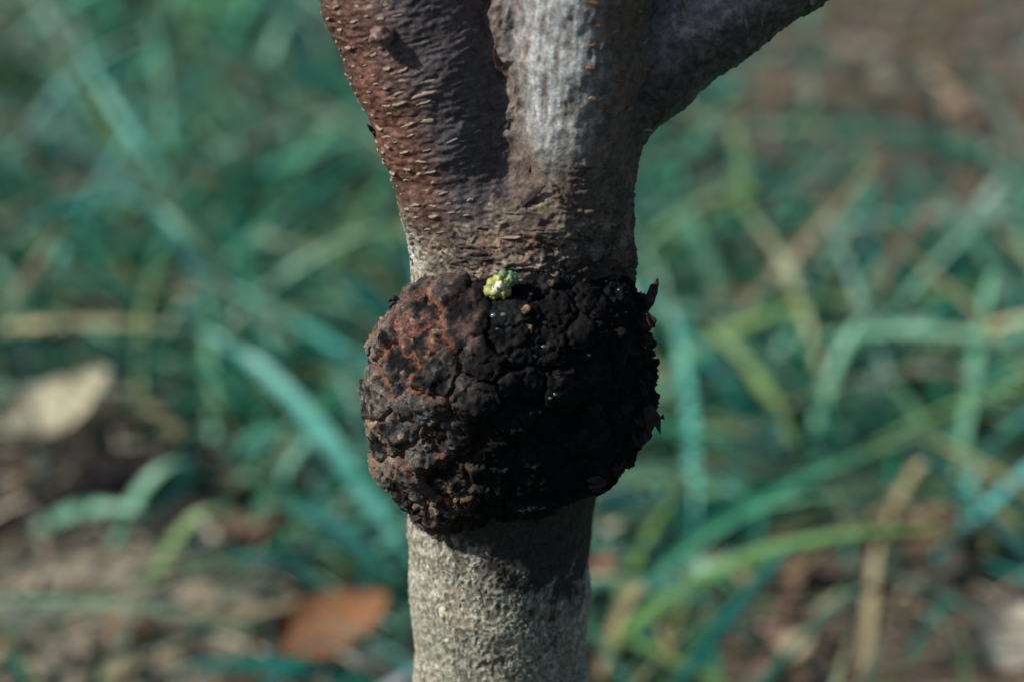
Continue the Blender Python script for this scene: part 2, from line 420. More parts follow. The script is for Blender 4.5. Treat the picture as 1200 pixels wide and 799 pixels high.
upper(LEFT, (-.45, .2, 1), .75, bark_parts[1], (.09, .05, .04))
upper(MID, (.05, .1, 1), .85, bark_parts[2], (.14, .12, .1))
upper(RIGHT, (.6, .2, 1), .7, bark_parts[3], (.06, .05, .05))

# ------------------------------------------------------------------ lenticels: raised corky dashes on the limbs
def blob_mesh(name, m, su, sv, sw, seed, lump=.6, nu=14, nv=5):
    r = np.random.default_rng(seed); vs, fs = [], []
    for j in range(nv + 1):
        ph = (j / nv) * math.pi / 2
        for i in range(nu):
            a = 2 * math.pi * i / nu
            vs.append((su * math.cos(a) * math.cos(ph * .98), sv * math.sin(a) * math.cos(ph * .98), sw * (math.sin(ph) * 1.25 - .25)))
    vs = np.array(vs); vs *= 1 + lump * (fbm(vs / su * 3.4 + seed * 3.3, seed, 2))[:, None]; vs[:, 1] += sv * .9 * perlin(np.stack([vs[:, 0] / su * 1.3 + seed, vs[:, 0] * 0 + .3, vs[:, 0] * 0], 1), seed)
    vs[:, 0] *= 1 + .3 * r.normal() * vs[:, 1] / sv * .3
    for j in range(nv):
        for i in range(nu):
            a, b = j * nu + i, j * nu + (i + 1) % nu; fs.append((a, b, b + nu, a + nu))
    return make_mesh(name, vs, np.array(fs), [m])
lent_meshes = {m: [blob_mesh('lenticel', mm,   .0013, .00036, .00036, 100 + k + 20 * m) for k in range(10)] for m, mm in enumerate((M_lent, M_lentd, M_lentr))}
def place(o, p, n, u, s=(1, 1, 1)):
    n = Vector(n).normalized(); u = Vector(u); u = (u - n * u.dot(n)).normalized(); v = n.cross(u)
    mt = Matrix((u, v, n)).transposed().to_4x4(); mt.translation = Vector(p)
    o.matrix_local = mt @ Matrix.Diagonal((*s, 1))
def scatter(k, axis, count, zr, mats_p, size, mind, facing=None, tilt=.12, sel=None, seed=1, bias=0., join=False):
    r = np.random.default_rng(seed); axis = np.array(axis) / np.linalg.norm(axis)
    w = [LOW, LFT, MDL, RGT][k]
    ok = (reg == k) & (w > .72) & (z > zr[0]) & (z < zr[1])
    if facing is not None: ok &= (N @ np.array(facing)) > -.15
    if sel is not None: ok &= sel
    cand = np.nonzero(ok)[0]; r.shuffle(cand); got = []
    P = np.zeros((0, 3))
    ax = axis.astype(np.float32)
    for i in cand[:6000]:
        if len(got) >= count: break
        d = P - V[i]; da = d @ ax
        if len(P) and (np.sqrt(((d - da[:, None] * ax) ** 2).sum(1) * .35 + da ** 2 * 1.6)).min() < mind: continue
        got.append(i); P = np.concatenate([P, V[i][None]])
    jv, jf, jm, jo = [], [], [], 0
    for i in got:
        m = r.choice(3, p=mats_p); me = random.choice(lent_meshes[m])
        o = bpy.data.objects.new('lenticel', me)
        if not join: scene.collection.objects.link(o); o.parent = bark_parts[k]
        n = N[i]
        u = np.cross(axis, n); u = u if u[0] > 0 else -u; u = u + axis * (r.normal() * tilt + bias)
        s = size * np.exp(np.clip(r.normal(), -1.6, 1.4) * .28)
        place(o, V[i], n, u, (s * np.exp(np.clip(r.normal(), -1.5, 1.6) * .42), s * np.exp(r.normal() * .15), s))
        if join:
            a = np.empty(len(me.vertices) * 3, np.float32); me.vertices.foreach_get('co', a); a = a.reshape(-1, 3)
            M4 = np.array(o.matrix_local); jv.append(a @ M4[:3, :3].T + M4[:3, 3])
            q = np.empty(len(me.polygons) * 4, np.int32); me.polygons.foreach_get('vertices', q); jf.append(q.reshape(-1, 4) + jo); jo += len(a)
            jm.append(np.full(len(q) // 4, m, np.int32)); bpy.data.objects.remove(o)
    if join and jv:
        me = make_mesh('fine_lenticels', np.concatenate(jv), np.concatenate(jf), [M_lent, M_lentd, M_lentr])
        me.polygons.foreach_set('material_index', np.concatenate(jm)); link('fine_lenticels', me, bark_parts[k], kind='stuff')
camdir = (0, -CP, SP)
lc = np.interp(z, [c_[0][2] for c_ in LEFT], [c_[0][0] for c_ in LEFT])
scatter(1, axL, 165, (Z_fork - .02, ZTOP), (.88, .09, .03), 1.0, .0026, camdir, .1, sel=(V[:, 0] < lc + .002), seed=3)
scatter(1, axL, 260, (Z_fork - .02, ZTOP), (.10, .89, .01), 0.72, .0018, camdir, .2, bias=.35, join=True, sel=(V[:, 0] > lc + .001), seed=4)
scatter(2, axM, 40, (Z_fork + .01, ZTOP), (.15, .1, .75), 1.2, .0036, camdir, sel=(V[:, 0] > on_y(685, 100)[0]), seed=5)
scatter(2, axM, 18, (Z_fork + .02, ZTOP), (.2, .3, .5), .6, .006, camdir, join=True, sel=(V[:, 0] < on_y(685, 100)[0]), seed=6)
scatter(3, axR, 50, (Z_fork, ZTOP), (.6, .35, .05), 1.05, .0036, camdir, .25, seed=7)
scatter(3, axR, 170, (Z_fork, ZTOP), (.3, .68, .02), 0.6, .0022, camdir, .25, seed=9, join=True)
scatter(0, (0, 0, 1), 46, (Z_neck - .004, Z_fork + .01), (.6, .15, .25), 1.05, .0045, camdir, .2, sel=(V[:, 0] < on_y(690, 280)[0]), seed=8)

# ------------------------------------------------------------------ the gall: warty mass of cork plates wrapped round the trunk
def ell(px, py, y, rx, ry, rz):
    return (on_y(px, py, y).astype(np.float32), np.array([rx, ry, rz], np.float32) / PXM)
LOBES = [ell(512, 430, -.013, 82, 110, 92), ell(516, 500, -.014, 73, 96, 84), ell(590, 420, -.020, 115, 112, 112),
         ell(664, 392, -.012, 90, 106, 98), ell(668, 468, -.012, 90, 102, 94), ell(590, 512, -.017, 108, 88, 88),
         ell(632, 505, -.013, 86, 92, 78), ell(535, 558, -.010, 62, 70, 68), ell(598, 440, .012, 136, 125, 120)]
def gall_base(p):
    best = None
    for c, r in LOBES:
        q = (p - c) / r; k0 = np.sqrt((q ** 2).sum(1)); k1 = np.sqrt(((q / r) ** 2).sum(1)) + 1e-9
        d = k0 * (k0 - 1) / k1
        best = d if best is None else smin(best, d, .010)
    return best
def gall_sdf(p):
    return gall_base(p) + perlin(p * 75, 201) * .0022 + perlin(p * 150, 202) * .0012 
GV_, GF_ = surface_net(gall_sdf, (-.06, -.065, ZC - .09), (.06, .06, ZC + .06), .0020)
GV_ = project(GV_, GF_, gall_sdf, 2)
core_v, core_f = GV_.copy(), GF_.copy()
for _ in range(2):
    GV_, GF_ = subdivide(GV_, GF_); GV_ = project(GV_, GF_, gall_sdf, 2)
gn = vnormals(GV_, GF_)
# seeds of the plates
seeds = []; SZ = []
order = RNG.permutation(len(core_v))
for lo_, hi_, share in ((.0125, .0155, .45), (.0085, .0115, 1.0)):        # first the big plates, then smaller ones between them
    for i in order[:int(len(order) * share)] if share == 1 else order[:700]:
        p = core_v[i]; md = RNG.uniform(lo_, hi_)
        if all((p - q) @ (p - q) > md * md for q in seeds): seeds.append(p)
seeds = np.array(seeds, np.float32)
wv = GV_ + np.stack([fbm(GV_ * 170, 211 + k, 3, .6) for k in range(3)], 1) * .0036
f1 = np.empty(len(wv), np.float32); f2 = np.empty(len(wv), np.float32); cid = np.empty(len(wv), np.int64)
for s0 in range(0, len(wv), 20000):
    w = wv[s0:s0 + 20000]
    D = np.sqrt(np.maximum((w ** 2).sum(1)[:, None] + (seeds ** 2).sum(1)[None] - 2 * w @ seeds.T, 0))
    two = np.partition(D, 1, 1)[:, :2]; cid[s0:s0 + 20000] = D.argmin(1); f1[s0:s0 + 20000] = two[:, 0]; f2[s0:s0 + 20000] = two[:, 1]
edge = f2 - f1                                            # 0 in the cracks
crand = RNG.random(len(seeds)).astype(np.float32)[cid]
plate = sstep(0, .0015, edge)
g1, g2, g3 = fbm(GV_ * 260, 221, 3), fbm(GV_ * 520, 222, 3), fbm(GV_ * 1100, 223, 2)
wart = 1 - np.clip(np.abs(fbm(GV_ * 300 + 5, 224, 2)) * 3.2, 0, 1)
crack2 = np.clip(1 - np.abs(fbm(GV_ * 170 + 9, 225, 2)) * 9, 0, 1)
relg = (plate - 1) * .0013 + np.sqrt(np.clip(edge / .008, 0, 1)) * .0006 + (crand - .5) * .0024 * plate + g1 * .0010 - crack2 * .0007 + g2 * .0009 + g3 * .0005
rag = sstep(.022, .036, GV_[:, 0]); relg = relg + rag * (np.clip(g1 * 2.2, -.4, 1) * .0012 + np.clip(perlin(GV_ * 150, 226), -.2, 1) * .0016)
GV_ = (GV_ + gn * relg[:, None]).astype(np.float32); gn = vnormals(GV_, GF_)
m1 = fbm(GV_ * 55, 231, 3); m2 = fbm(GV_ * 170, 232, 3)
west = sstep(-.006, -.026, GV_[:, 0] + m1 * .012)            # sun-facing flank painted paler and rustier, the shaded rest near black
upz = sstep(Z_neck - .035, Z_neck - .012, GV_[:, 2] + m1 * .01)
o1 = np.ones((len(GV_), 1), np.float32)
c = mixc(o1 * np.array([.0032, .0032, .0042]), [.095, .090, .090], sstep(-.25, .4, m2 + crand * .4 - .2) * (.05 + .95 * west))
c = mixc(c, [.13, .12, .115], west * sstep(.1, .4, g1 + m2 * .5) * sstep(.45, .9, crand) * .9)
rust = np.clip(sstep(.0013, .0003, edge + m2 * .0014) * (.02 + .9 * west) , 0, 1) * sstep(-.25, .2, m1 + west * .2)
c = mixc(c, [.21, .085, .045], np.clip(rust, 0, 1))
edgew = sstep(-.029, -.038, GV_[:, 0] + m2 * .006); c = mixc(c, [.19, .155, .13], edgew * sstep(-.3, .2, g1 + m2) * .8)
rim = west * sstep(.0034, .0012, edge + m2 * .002) * sstep(-.2, .3, g1 + m1) * .3
c = mixc(c, [.19, .12, .085], np.clip(rim, 0, 1) * (1 - np.clip(rust, 0, 1)))
c = mixc(c, [.20, .07, .045], upz * west * sstep(.0, .35, m2) * .8)
lowleft = west * sstep(ZC + .0, ZC - .028, GV_[:, 2] + m1 * .012)
c = mixc(c, [.18, .10, .062], lowleft * sstep(-.05, .4, g1 + .4 * m2) * .75)
tan = west * sstep(.28, .5, g2 + m2 * .5); c = mixc(c, [.36, .27, .17], tan * .7)
glossg = np.clip((1 - west) * .8 * sstep(.1, .5, m2 + .05) , 0, 1)
gall = link('gall', make_mesh('gall', core_v - vnormals(core_v, core_f) * .0045, core_f, [M_core]), tree,
            label='black warty gall with rust coloured cracks bulging from the trunk')
fc = cid[GF_[:, 0]]
ordr = np.argsort(fc, kind='stable'); bnd = np.searchsorted(fc[ordr], np.arange(len(seeds) + 1))
inner = tree_sdf(GV_) < -.004
for k in range(len(seeds)):
    sel = ordr[bnd[k]:bnd[k + 1]]
    if len(sel) == 0: continue
    f = GF_[sel]
    f = f[~inner[f].all(1)]                                 # nothing grows inside the wood
    if len(f) < 12: continue
    u, inv = np.unique(f, return_inverse=True)
    link('cork_plate', make_mesh('cork_plate', GV_[u], inv.reshape(f.shape), [M_gall], gn[u], {'tint': c[u], 'gloss': glossg[u]}), gall)

# point of the built surfaces under a photograph pixel
from mathutils.bvhtree import BVHTree
_bv = np.concatenate([V, GV_]); _bf = np.concatenate([F, GF_ + len(V)])
BV = BVHTree.FromPolygons([tuple(x) for x in _bv.tolist()], [tuple(x) for x in _bf.tolist()])
def hit(px, py):
    d = Vector(ray(px, py)).normalized(); p, n, i, t = BV.ray_cast(Vector(CAM), d)
    return (p, n) if p is not None else (None, None)

# ------------------------------------------------------------------ small things grown on the tree
def lump(name, m, r, seed, amp=.3, sub=2, sc=(1, 1, 1), fr=2.0):
    import bmesh
    bm = bmesh.new(); bmesh.ops.create_icosphere(bm, subdivisions=sub, radius=1)
    vs = np.array([v.co[:] for v in bm.verts]); fs = np.array([[v.index for v in f.verts] for f in bm.faces]); bm.free()
    vs = vs * (1 + amp * fbm(vs * fr + seed * 7.1, seed, 3))[:, None] * np.array(sc) * r
    return make_mesh(name, vs, fs, [m])
def shard(name, m, L, W, T, seed, nseg=9, bend=.2, jag=.5):
    """a thick torn flake or splinter from the origin along +X"""
    r = np.random.default_rng(seed); vs, fs = [], []
    for i in range(nseg + 1):
        t = i / nseg; w = W * (.75 + .5 * math.sin(t * 2.6)) * (1 - .75 * t ** 3) * (1 + jag * r.normal() * .35)
        th = T * (1 - .7 * t); zc = bend * L * t * t + r.normal() * T * .2; yc = r.normal() * W * .12 * jag
        for a in range(6):
            an = a * math.pi / 3; vs.append((L * t, yc + w * .5 * math.cos(an), zc + th * .5 * math.sin(an)))
    for i in range(nseg):
        for a in range(6): fs.append((i * 6 + a, i * 6 + (a + 1) % 6, i * 6 + 6 + (a + 1) % 6, i * 6 + 6 + a))
    vs.append(np.mean(vs[-6:], axis=0)); t = len(vs) - 1
    e = nseg * 6
    for a in range(0, 6, 2): fs.append((e + a, e + (a + 1) % 6, e + (a + 2) % 6, t))
    return make_mesh(name, np.array(vs), np.array(fs), [m], smooth=False)
def stick(name, me, px, py, tip_px, parent, lift=.0, y=None, **kw):
    """root at the surface under (px,py), pointing on towards the pixel tip at about the same depth"""
    p, n = hit(px, py)
    if p is None: return None
    tip = Vector(on_y(*tip_px, p.y + lift)); o = link(name, me, parent, **kw)
    d = (tip - p); place_dir(o, p - d.normalized() * .001, d, (0.15, -1, .3)); return o
def place_dir(o, p, d, n):
    d = Vector(d).normalized(); n = Vector(n); n = (n - d * n.dot(d)).normalized(); s = n.cross(d)
    mt = Matrix((d, s, n)).transposed().to_4x4(); mt.translation = Vector(p); o.matrix_local = mt
def at_surface(name, me, px, py, parent, sink=.0, rot=0, **kw):
    p, n = hit(px, py)
    if p is None: return None
    o = link(name, me, parent, **kw); u = Vector((math.cos(rot), .02, math.sin(rot)))
    place(o, p - n * sink, n, u); return o
# the green callus bud on top of the gall
p, n = hit(585, 336)
gb = link('green_bud', lump('green_bud', M_green, 10 / PXM, 299, .7, 3, fr=1.7), tree, label='small yellow green bud pushing out of the gall')
gb.location = p + n * .0006
for k, (dx, dy, r, m, out) in enumerate([(-6, 4, 9, M_green, .6), (5, 6, 9, M_green, .8), (0, -5, 9, M_green, 1.0), (-9, -4, 6, M_green, .2), (12, -9, 9, M_leafgreen, .4), (7, -4, 7, M_green, 1.2),
                                         (1, -1, 6, M_cream, 2.3), (-5, 10, 7, M_green, .6), (8, 12, 6, M_leafgreen, .3), (-11, 3, 6, M_green, .2), (4, -14, 6, M_leafgreen, .3), (-3, 3, 5, M_cream, 1.9)]):
    me = lump('bud_knob', m, r / PXM, 300 + k, .9, 3, (1, .9, .95), 1.6); o = link('bud_knob', me, gb)
    o.location = (dx / PXM, -out * .0012 * CP, -dy / PXM + out * .0006)
    o.rotation_euler = (k * 1.3, k * .7, k * 2.1)
# amber flakes, and bluish beads added to mimic glints on the gall
for k, (px, py, ang, s, m) in enumerate([(612, 367, .9, 11, M_amber), (616, 379, -1.0, 12, M_amber), (630, 322, 1.2, 9, M_flake), (642, 334, .4, 9, M_flake), (560, 330, 2.2, 9, M_flake)]):
    at_surface('cork_flake', shard('cork_flake', m, s / PXM, s * .7 / PXM, .0008, 320 + k, 5, .25), px, py, gall, -.0004, ang)
for k, (px, py, s) in enumerate([(578, 370, 4), (590, 369, 4), (598, 384, 3), (638, 378, 4), (622, 345, 3), (690, 416, 3), (626, 417, 4), (637, 406, 3), (583, 386, 2.5), (733, 366, 2.5), (645, 466, 3), (650, 462, 2.5), (725, 340, 2), (710, 330, 2)]):
    at_surface('glint_bead', lump('glint_bead', M_bead, s * .62 / PXM, 340 + k, .25, 2, (1.4, 1, .7)), px, py, gall, -.0001)
# knob on the left limb
kb = at_surface('bud_scar', lump('bud_scar', M_bud, 12 / PXM, 360, .7, 3, (1, .9, 1.25)), 452, 40, bark_parts[1], -.0022)
# splinters on the outline
stick('twig_stub', shard('twig_stub', M_dark, 44 / PXM, 11 / PXM, .0024, 401, 8, .05, .3), 757, 362, (771, 324), tree)
stick('bark_splinter', shard('bark_splinter', M_dark, 20 / PXM, 5 / PXM, .001, 402, 6, .1, .4), 440, 158, (424, 138), bark_parts[1])
for k, (a, b, L, W, lb) in enumerate([((478, 590), (452, 549), 52, 18, 0), ((492, 606), (466, 566), 44, 16, 0), ((748, 492), (776, 486), 34, 26, 0), ((742, 510), (764, 508), 26, 20, 0), ((752, 380), (772, 372), 22, 18, 0), ((756, 400), (770, 392), 14, 12, 0),
                                      ((720, 548), (735, 556), 16, 14, 0), ((758, 440), (768, 452), 12, 10, 0), ((700, 560), (702, 580), 20, 16, 0), ((752, 348), (764, 352), 14, 10, 0), ((462, 356), (448, 346), 12, 12, 0), ((465, 352), (455, 342), 12, 8, 0), ((458, 358), (443, 352), 12, 8, 0)]):
    stick('bark_flake', shard('bark_flake', M_dark, L / PXM, W / PXM, .0026, 410 + k, 8, .06, .8), *a, b, tree)
for k, (px, py, L, ang) in enumerate([(588, 90, 44, 1.62), (594, 150, 36, 1.35), (618, 200, 30, 1.2), (612, 240, 36, .7), (655, 236, 22, 1.9)]):
    at_surface('bark_strip', shard('bark_strip', M_flake if k % 2 == 0 else M_dark, L / PXM, 8 / PXM, .0008, 430 + k, 8, .04, .5), px, py, bark_parts[2] if px > 600 else bark_parts[1], -.0003, ang)

# ------------------------------------------------------------------ grass and litter on the ground behind
def grass_mat(name):
    def f(nt, b):
        at = nd(nt, 'ShaderNodeAttribute', attribute_name='tint')
        oi = nd(nt, 'ShaderNodeObjectInfo')
        c, no = mulnoise(nt, at.outputs['Color'], 90, .75, 1.25)
        nt.links.new(c, b.inputs['Base Color']); b.inputs['Roughness'].default_value = .42
        b.inputs['Specular IOR Level'].default_value = .5
        tr = nd(nt, 'ShaderNodeBsdfTranslucent'); nt.links.new(c, tr.inputs['Color'])
        ms = nd(nt, 'ShaderNodeMixShader'); ms.inputs[0].default_value = .3
        out = nt.nodes['Material Output']
        nt.links.new(b.outputs[0], ms.inputs[1]); nt.links.new(tr.outputs[0], ms.inputs[2]); nt.links.new(ms.outputs[0], out.inputs[0])
    return mat(name, f)
M_grass = grass_mat('grass_blade')
def blade(base, ctrl, tip, W, seg=9, fold=.22, face=None):
    base, ctrl, tip = (np.asarray(p, float) for p in (base, ctrl, tip)); vs, fs = [], []
    side0 = np.cross(tip - base, [0, 0, 1.0])
    if np.linalg.norm(side0) < 1e-4: side0 = np.array([1., 0, 0])
    if face is not None: side0 = np.cross(tip - base, face)          # the blade's broad side is turned this way
    side0 /= np.linalg.norm(side0)
    for i in range(seg + 1):
        t = i / seg; p = (1 - t) ** 2 * base + 2 * t * (1 - t) * ctrl + t * t * tip
        d = 2 * (1 - t) * (ctrl - base) + 2 * t * (tip - ctrl); d /= np.linalg.norm(d) + 1e-9
        up_ = np.cross(side0, d); w = W * .5 * (.7 + .3 * min(1, t * 3)) * (1 - t ** 2.0) ** .9 + .0002
        vs += [p - side0 * w, p - up_ * w * fold * 2, p + side0 * w]
    for i in range(seg):
        a = i * 3; fs += [(a, a + 1, a + 4, a + 3), (a + 1, a + 2, a + 5, a + 4)]
    return np.array(vs), np.array(fs)
GREEN = {'pale': (.16, .38, .255), 'teal': (.012, .165, .135), 'mid': (.028, .205, .135), 'grey': (.19, .30, .25), 'yellow': (.19, .31, .12), 'straw': (.37, .31, .19), 'brown': (.16, .11, .07), 'blue': (.10, .37, .32)}
WORDS = {'pale': 'pale green', 'teal': 'deep teal green', 'mid': 'mid green', 'grey': 'greyish green', 'yellow': 'yellowish green', 'straw': 'straw coloured dead', 'brown': 'brown withered', 'blue': 'bluish green'}
# base pixel, tip pixel, tip height (m), width (m), tint, label
HERO = [((478, 665), (228, 385), .10, .013, 'blue', 'broad bluish green grass blade running diagonally up from behind the trunk'),
        ((352, 420), (135, 225), .07, .011, 'pale', 'pale grass blade slanting above the curled tan leaf'),
        ((60, 300), (18, 178), .09, .009, 'pale', None), ((90, 322), (-30, 262), .03, .010, 'pale', None), ((60, 430), (-25, 300), .06, .010, 'mid', None),
        ((285, 372), (185, 335), .015, .013, 'straw', None), ((250, 285), (228, 175), .08, .009, 'straw', None), ((330, 250), (402, 150), .08, .010, 'pale', None),
        ((385, 580), (262, 545), .04, .011, 'blue', None), ((470, 705), (322, 592), .06, .012, 'blue', None), ((400, 715), (272, 655), .05, .010, 'blue', None),
        ((470, 815), (190, 785), .02, .012, 'teal', None), ((222, 535), (160, 475), .03, .009, 'straw', None), ((172, 690), (262, 596), .05, .010, 'yellow', None),
        ((130, 640), (215, 540), .05, .010, 'pale', None), ((300, 610), (420, 480), .06, .008, 'mid', None), ((40, 620), (170, 600), .03, .010, 'pale', None),
        ((420, 330), (350, 270), .06, .011, 'mid', None), ((470, 420), (395, 330), .05, .010, 'teal', None), ((140, 100), (60, 20), .05, .010, 'teal', None),
        ((300, 120), (350, 10), .07, .011, 'pale', None), ((200, 150), (280, 40), .06, .010, 'teal', None), ((110, 200), (55, 90), .07, .010, 'blue', None),
        ((955, 580), (818, 380), .08, .011, 'yellow', 'yellowish green grass blade on the left arm of a crossing pair'),
        ((938, 565), (1022, 370), .10, .010, 'pale', 'pale green grass blade on the right arm of a crossing pair'),
        ((1000, 490), (1100, 370), .07, .010, 'grey', None), ((1120, 575), (1168, 318), .14, .010, 'pale', 'tall pale grass blade standing nearly upright over brown litter'),
        ((1108, 225), (1072, 88), .10, .012, 'grey', 'greyish upright grass blade against the brown soil'),
        ((950, 150), (938, 58), .07, .012, 'grey', None), ((1062, 345), (1056, 195), .10, .009, 'teal', None), ((1135, 270), (1215, 190), .05, .011, 'grey', None),
        ((850, 390), (775, 235), .09, .014, 'pale', None), ((872, 300), (858, 150), .09, .010, 'yellow', None), ((920, 562), (760, 538), .025, .010, 'straw', None),
        ((915, 585), (690, 562), .03, .016, 'pale', None), ((1020, 680), (1092, 540), .08, .009, 'straw', 'straw coloured dead grass blade leaning over dark gaps'),
        ((1010, 800), (1030, 640), .07, .009, 'straw', None), ((1220, 575), (985, 488), .03, .011, 'mid', None), ((874, 545), (842, 430), .06, .009, 'teal', None),
        ((700, 800), (765, 685), .07, .009, 'straw', None), ((940, 790), (825, 650), .06, .010, 'straw', None), ((760, 690), (920, 655), .03, .012, 'blue', None),
        ((900, 630), (720, 600), .03, .013, 'mid', None), ((1120, 640), (1150, 540), .06, .010, 'blue', None), ((1200, 590), (1120, 600), .03, .010, 'yellow', None),
        ((960, 430), (905, 290), .07, .010, 'grey', None), ((1000, 640), (950, 560), .05, .008, 'straw', None), ((1130, 700), (1060, 780), .02, .010, 'teal', None),
        ((760, 520), (800, 420), .05, .012, 'pale', None), ((770, 790), (740, 745), .03, .012, 'blue', None), ((1180, 480), (1195, 330), .09, .010, 'teal', None),
        ((1040, 480), (1150, 380), .05, .010, 'teal', None), ((880, 480), (960, 360), .06, .010, 'mid', None), ((820, 620), (700, 640), .03, .012, 'teal', None)]
for (b, t, h, w, tint, lb) in HERO:
    B = on_z(*b, .002); T = on_z(*t, h); d = T - B
    h = h * 1.2; C = B + d * .5; C[2] = B[2] + max(h * .85, .03)
    fcv = np.array(to_sun) * 1.0 + np.array([0, -.5, .5]) + RNG.normal(size=3) * .25
    vs, fs = blade(B, C, T, w * 1.0, 14, .15, fcv)
    colr = np.array(GREEN[tint]) * (1.18 + .12 * RNG.normal())
    tt = np.tile(colr, (len(vs), 1)); tt[0::3] *= .85; tt[1::3] *= 1.15
    o = link('grass_blade', make_mesh('grass_blade', vs - B, fs, [M_grass], None, {'tint': tt}))
    o.location = B; o['category'] = 'grass blade'
    hz_ = math.hypot(T[0] - B[0], T[1] - B[1]); st_ = 'upright' if h > hz_ * .9 else ('arching' if h > hz_ * .45 else 'low lying')
    ln_ = 'long' if np.linalg.norm(T - B) > .14 else ('short' if np.linalg.norm(T - B) < .085 else 'mid length')
    o['label'] = lb or f'{ln_} {st_} {WORDS[tint]} grass blade rising from the turf behind the tree'
    o['group'] = 'broad grass blades behind the tree'
# mass of grass
NB = 15500
X = RNG.uniform(-1.4, 1.4, NB * 4); Y = RNG.uniform(-.5, 2.4, NB * 4)
dens = cover(X, Y) * np.where((np.abs(X) < .5) & (Y > .0) & (Y < 1.7), 1, .5)
keep = (RNG.random(len(X)) < np.clip(dens, 0, 1)) & (np.hypot(X, Y) > .05)
for lp in ((60, 492), (385, 748), (1175, 755)):                       # nothing tall grows over the three big leaves
    q = on_z(*lp, .035); tt = np.clip((q[1] - Y) / .16, 0, 1); keep &= np.hypot(X - (q[0] * (1 - .1 * tt)), Y - (q[1] - .16 * tt)) > .085
X, Y = X[keep][:int(NB * 1.3)], Y[keep][:int(NB * 1.3)]
keys = ['pale', 'teal', 'mid', 'grey', 'yellow', 'straw', 'brown', 'blue']
pr = np.array([.16, .25, .27, .05, .09, .08, .03, .07])
lean = fbm(np.stack([X, Y, X * 0], 1) * 6, 511, 2)
def turf(X, Y, lean):
    n = len(X); r = RNG.random; seg = 7
    big = r(n) < .38; L = np.where(big, .11 + .15 * r(n), .05 + .07 * r(n)); W = np.where(big, .0045 + .0055 * r(n) ** 1.5, .003 + .005 * r(n))
    L = np.where(Y < .12, L * .55, L); a = r(n) * 2 * math.pi + lean * 2; el = .1 + .95 * r(n)
    B = np.stack([X, Y, np.full(n, -.002)], 1); dv = np.stack([np.cos(a) * np.cos(el), np.sin(a) * np.cos(el), np.sin(el)], 1)
    C = B + dv * (L * .6)[:, None]
    bend = RNG.normal(size=(n, 3)) * np.array([.35, .35, 0])
    T = C + (dv * np.array([1.2, 1.2, .45]) + bend - np.array([0, 0, .22])) * (L * .55)[:, None]; T[:, 2] = np.maximum(T[:, 2], .004)
    tw = RNG.normal(size=n) * .7                                     # roll of the blade
    side = np.cross(T - B, [0, 0, 1.0]); side /= np.linalg.norm(side, axis=1)[:, None] + 1e-9
    d0 = (T - B) / np.linalg.norm(T - B, axis=1)[:, None]; side = side * np.cos(tw)[:, None] + np.cross(d0, side) * np.sin(tw)[:, None]
    V = np.empty((n, seg + 1, 3, 3))
    for i in range(seg + 1):
        t = i / seg; p = (1 - t) ** 2 * B + 2 * t * (1 - t) * C + t * t * T
        d = 2 * (1 - t) * (C - B) + 2 * t * (T - C); d /= np.linalg.norm(d, axis=1)[:, None] + 1e-9
        w = (W * .5 * (.7 + .3 * min(1, t * 3)) * (1 - t ** 2.0) ** .9 + .0002)[:, None]; up_ = np.cross(side, d)
        V[:, i, 0] = p - side * w; V[:, i, 1] = p - up_ * w * .4; V[:, i, 2] = p + side * w
    q = np.array([f for i in range(seg) for f in ((3 * i, 3 * i + 1, 3 * i + 4, 3 * i + 3), (3 * i + 1, 3 * i + 2, 3 * i + 5, 3 * i + 4))])
    nvv = (seg + 1) * 3; F = (q[None] + (np.arange(n) * nvv)[:, None, None]).reshape(-1, 4)
    k = RNG.choice(8, n, p=pr); c = 1.12 * np.array([GREEN[kk] for kk in keys])[k] * np.exp(RNG.normal(size=n) * .28)[:, None] * np.exp(RNG.normal(size=(n, 3)) * .12)
    c = np.repeat(c[:, None], nvv, 1); tip = np.clip((np.arange(nvv) // 3) / seg * 2.2 - 1.3, 0, 1)[None, :, None] * (r(n) < .35)[:, None, None]
    c = c * (1 - tip) + np.array([.34, .27, .15]) * tip                 # dry tips
    return V.reshape(-1, 3), F, c.reshape(-1, 3)
gv, gf, gc = turf(X, Y, lean)
link('grass', make_mesh('grass', gv, gf, [M_grass], None, {'tint': gc}),
     kind='stuff', label='short teal green grass covering the ground behind the trunk', category='grass')
# straw and crumbs
M_litter = attr_mat('plant_litter', .85, 300, .6, 1.4, .3, .001)
LX, LY = RNG.uniform(-.8, .8, 9000), RNG.uniform(-.2, 2.0, 9000)
lk = RNG.random(9000) < 1.0 - 1.9 * np.clip(cover(LX, LY), 0, 1); LX, LY = LX[lk], LY[lk]
lv, lf, lcx, off = [], [], [], 0
for k in range(min(3200, len(LX))):
    x, y = LX[k], LY[k]
    L, W = RNG.uniform(.008, .045), RNG.uniform(.002, .007); a = RNG.uniform(0, 6.28); zz = RNG.uniform(.002, .014)
    B = np.array([x, y, zz]); T = B + np.array([math.cos(a) * L, math.sin(a) * L, RNG.normal() * .006]); C = (B + T) / 2 + np.array([0, 0, RNG.uniform(0, .008)])
    vs, fs = blade(B, C, T, W, 3); cc = np.array([(.34, .28, .20), (.16, .11, .075), (.08, .055, .045), (.44, .39, .31)][RNG.choice(4, p=[.35, .25, .2, .2])]) * math.exp(RNG.normal() * .3)
    lv.append(vs); lf.append(fs + off); lcx.append(np.tile(cc, (len(vs), 1))); off += len(vs)
link('plant_litter', make_mesh('plant_litter', np.concatenate(lv), np.concatenate(lf), [M_litter], None, {'tint': np.concatenate(lcx), 'gloss': np.zeros(off)}),
     kind='stuff', label='scattered brown straw and leaf crumbs on the soil', category='litter')
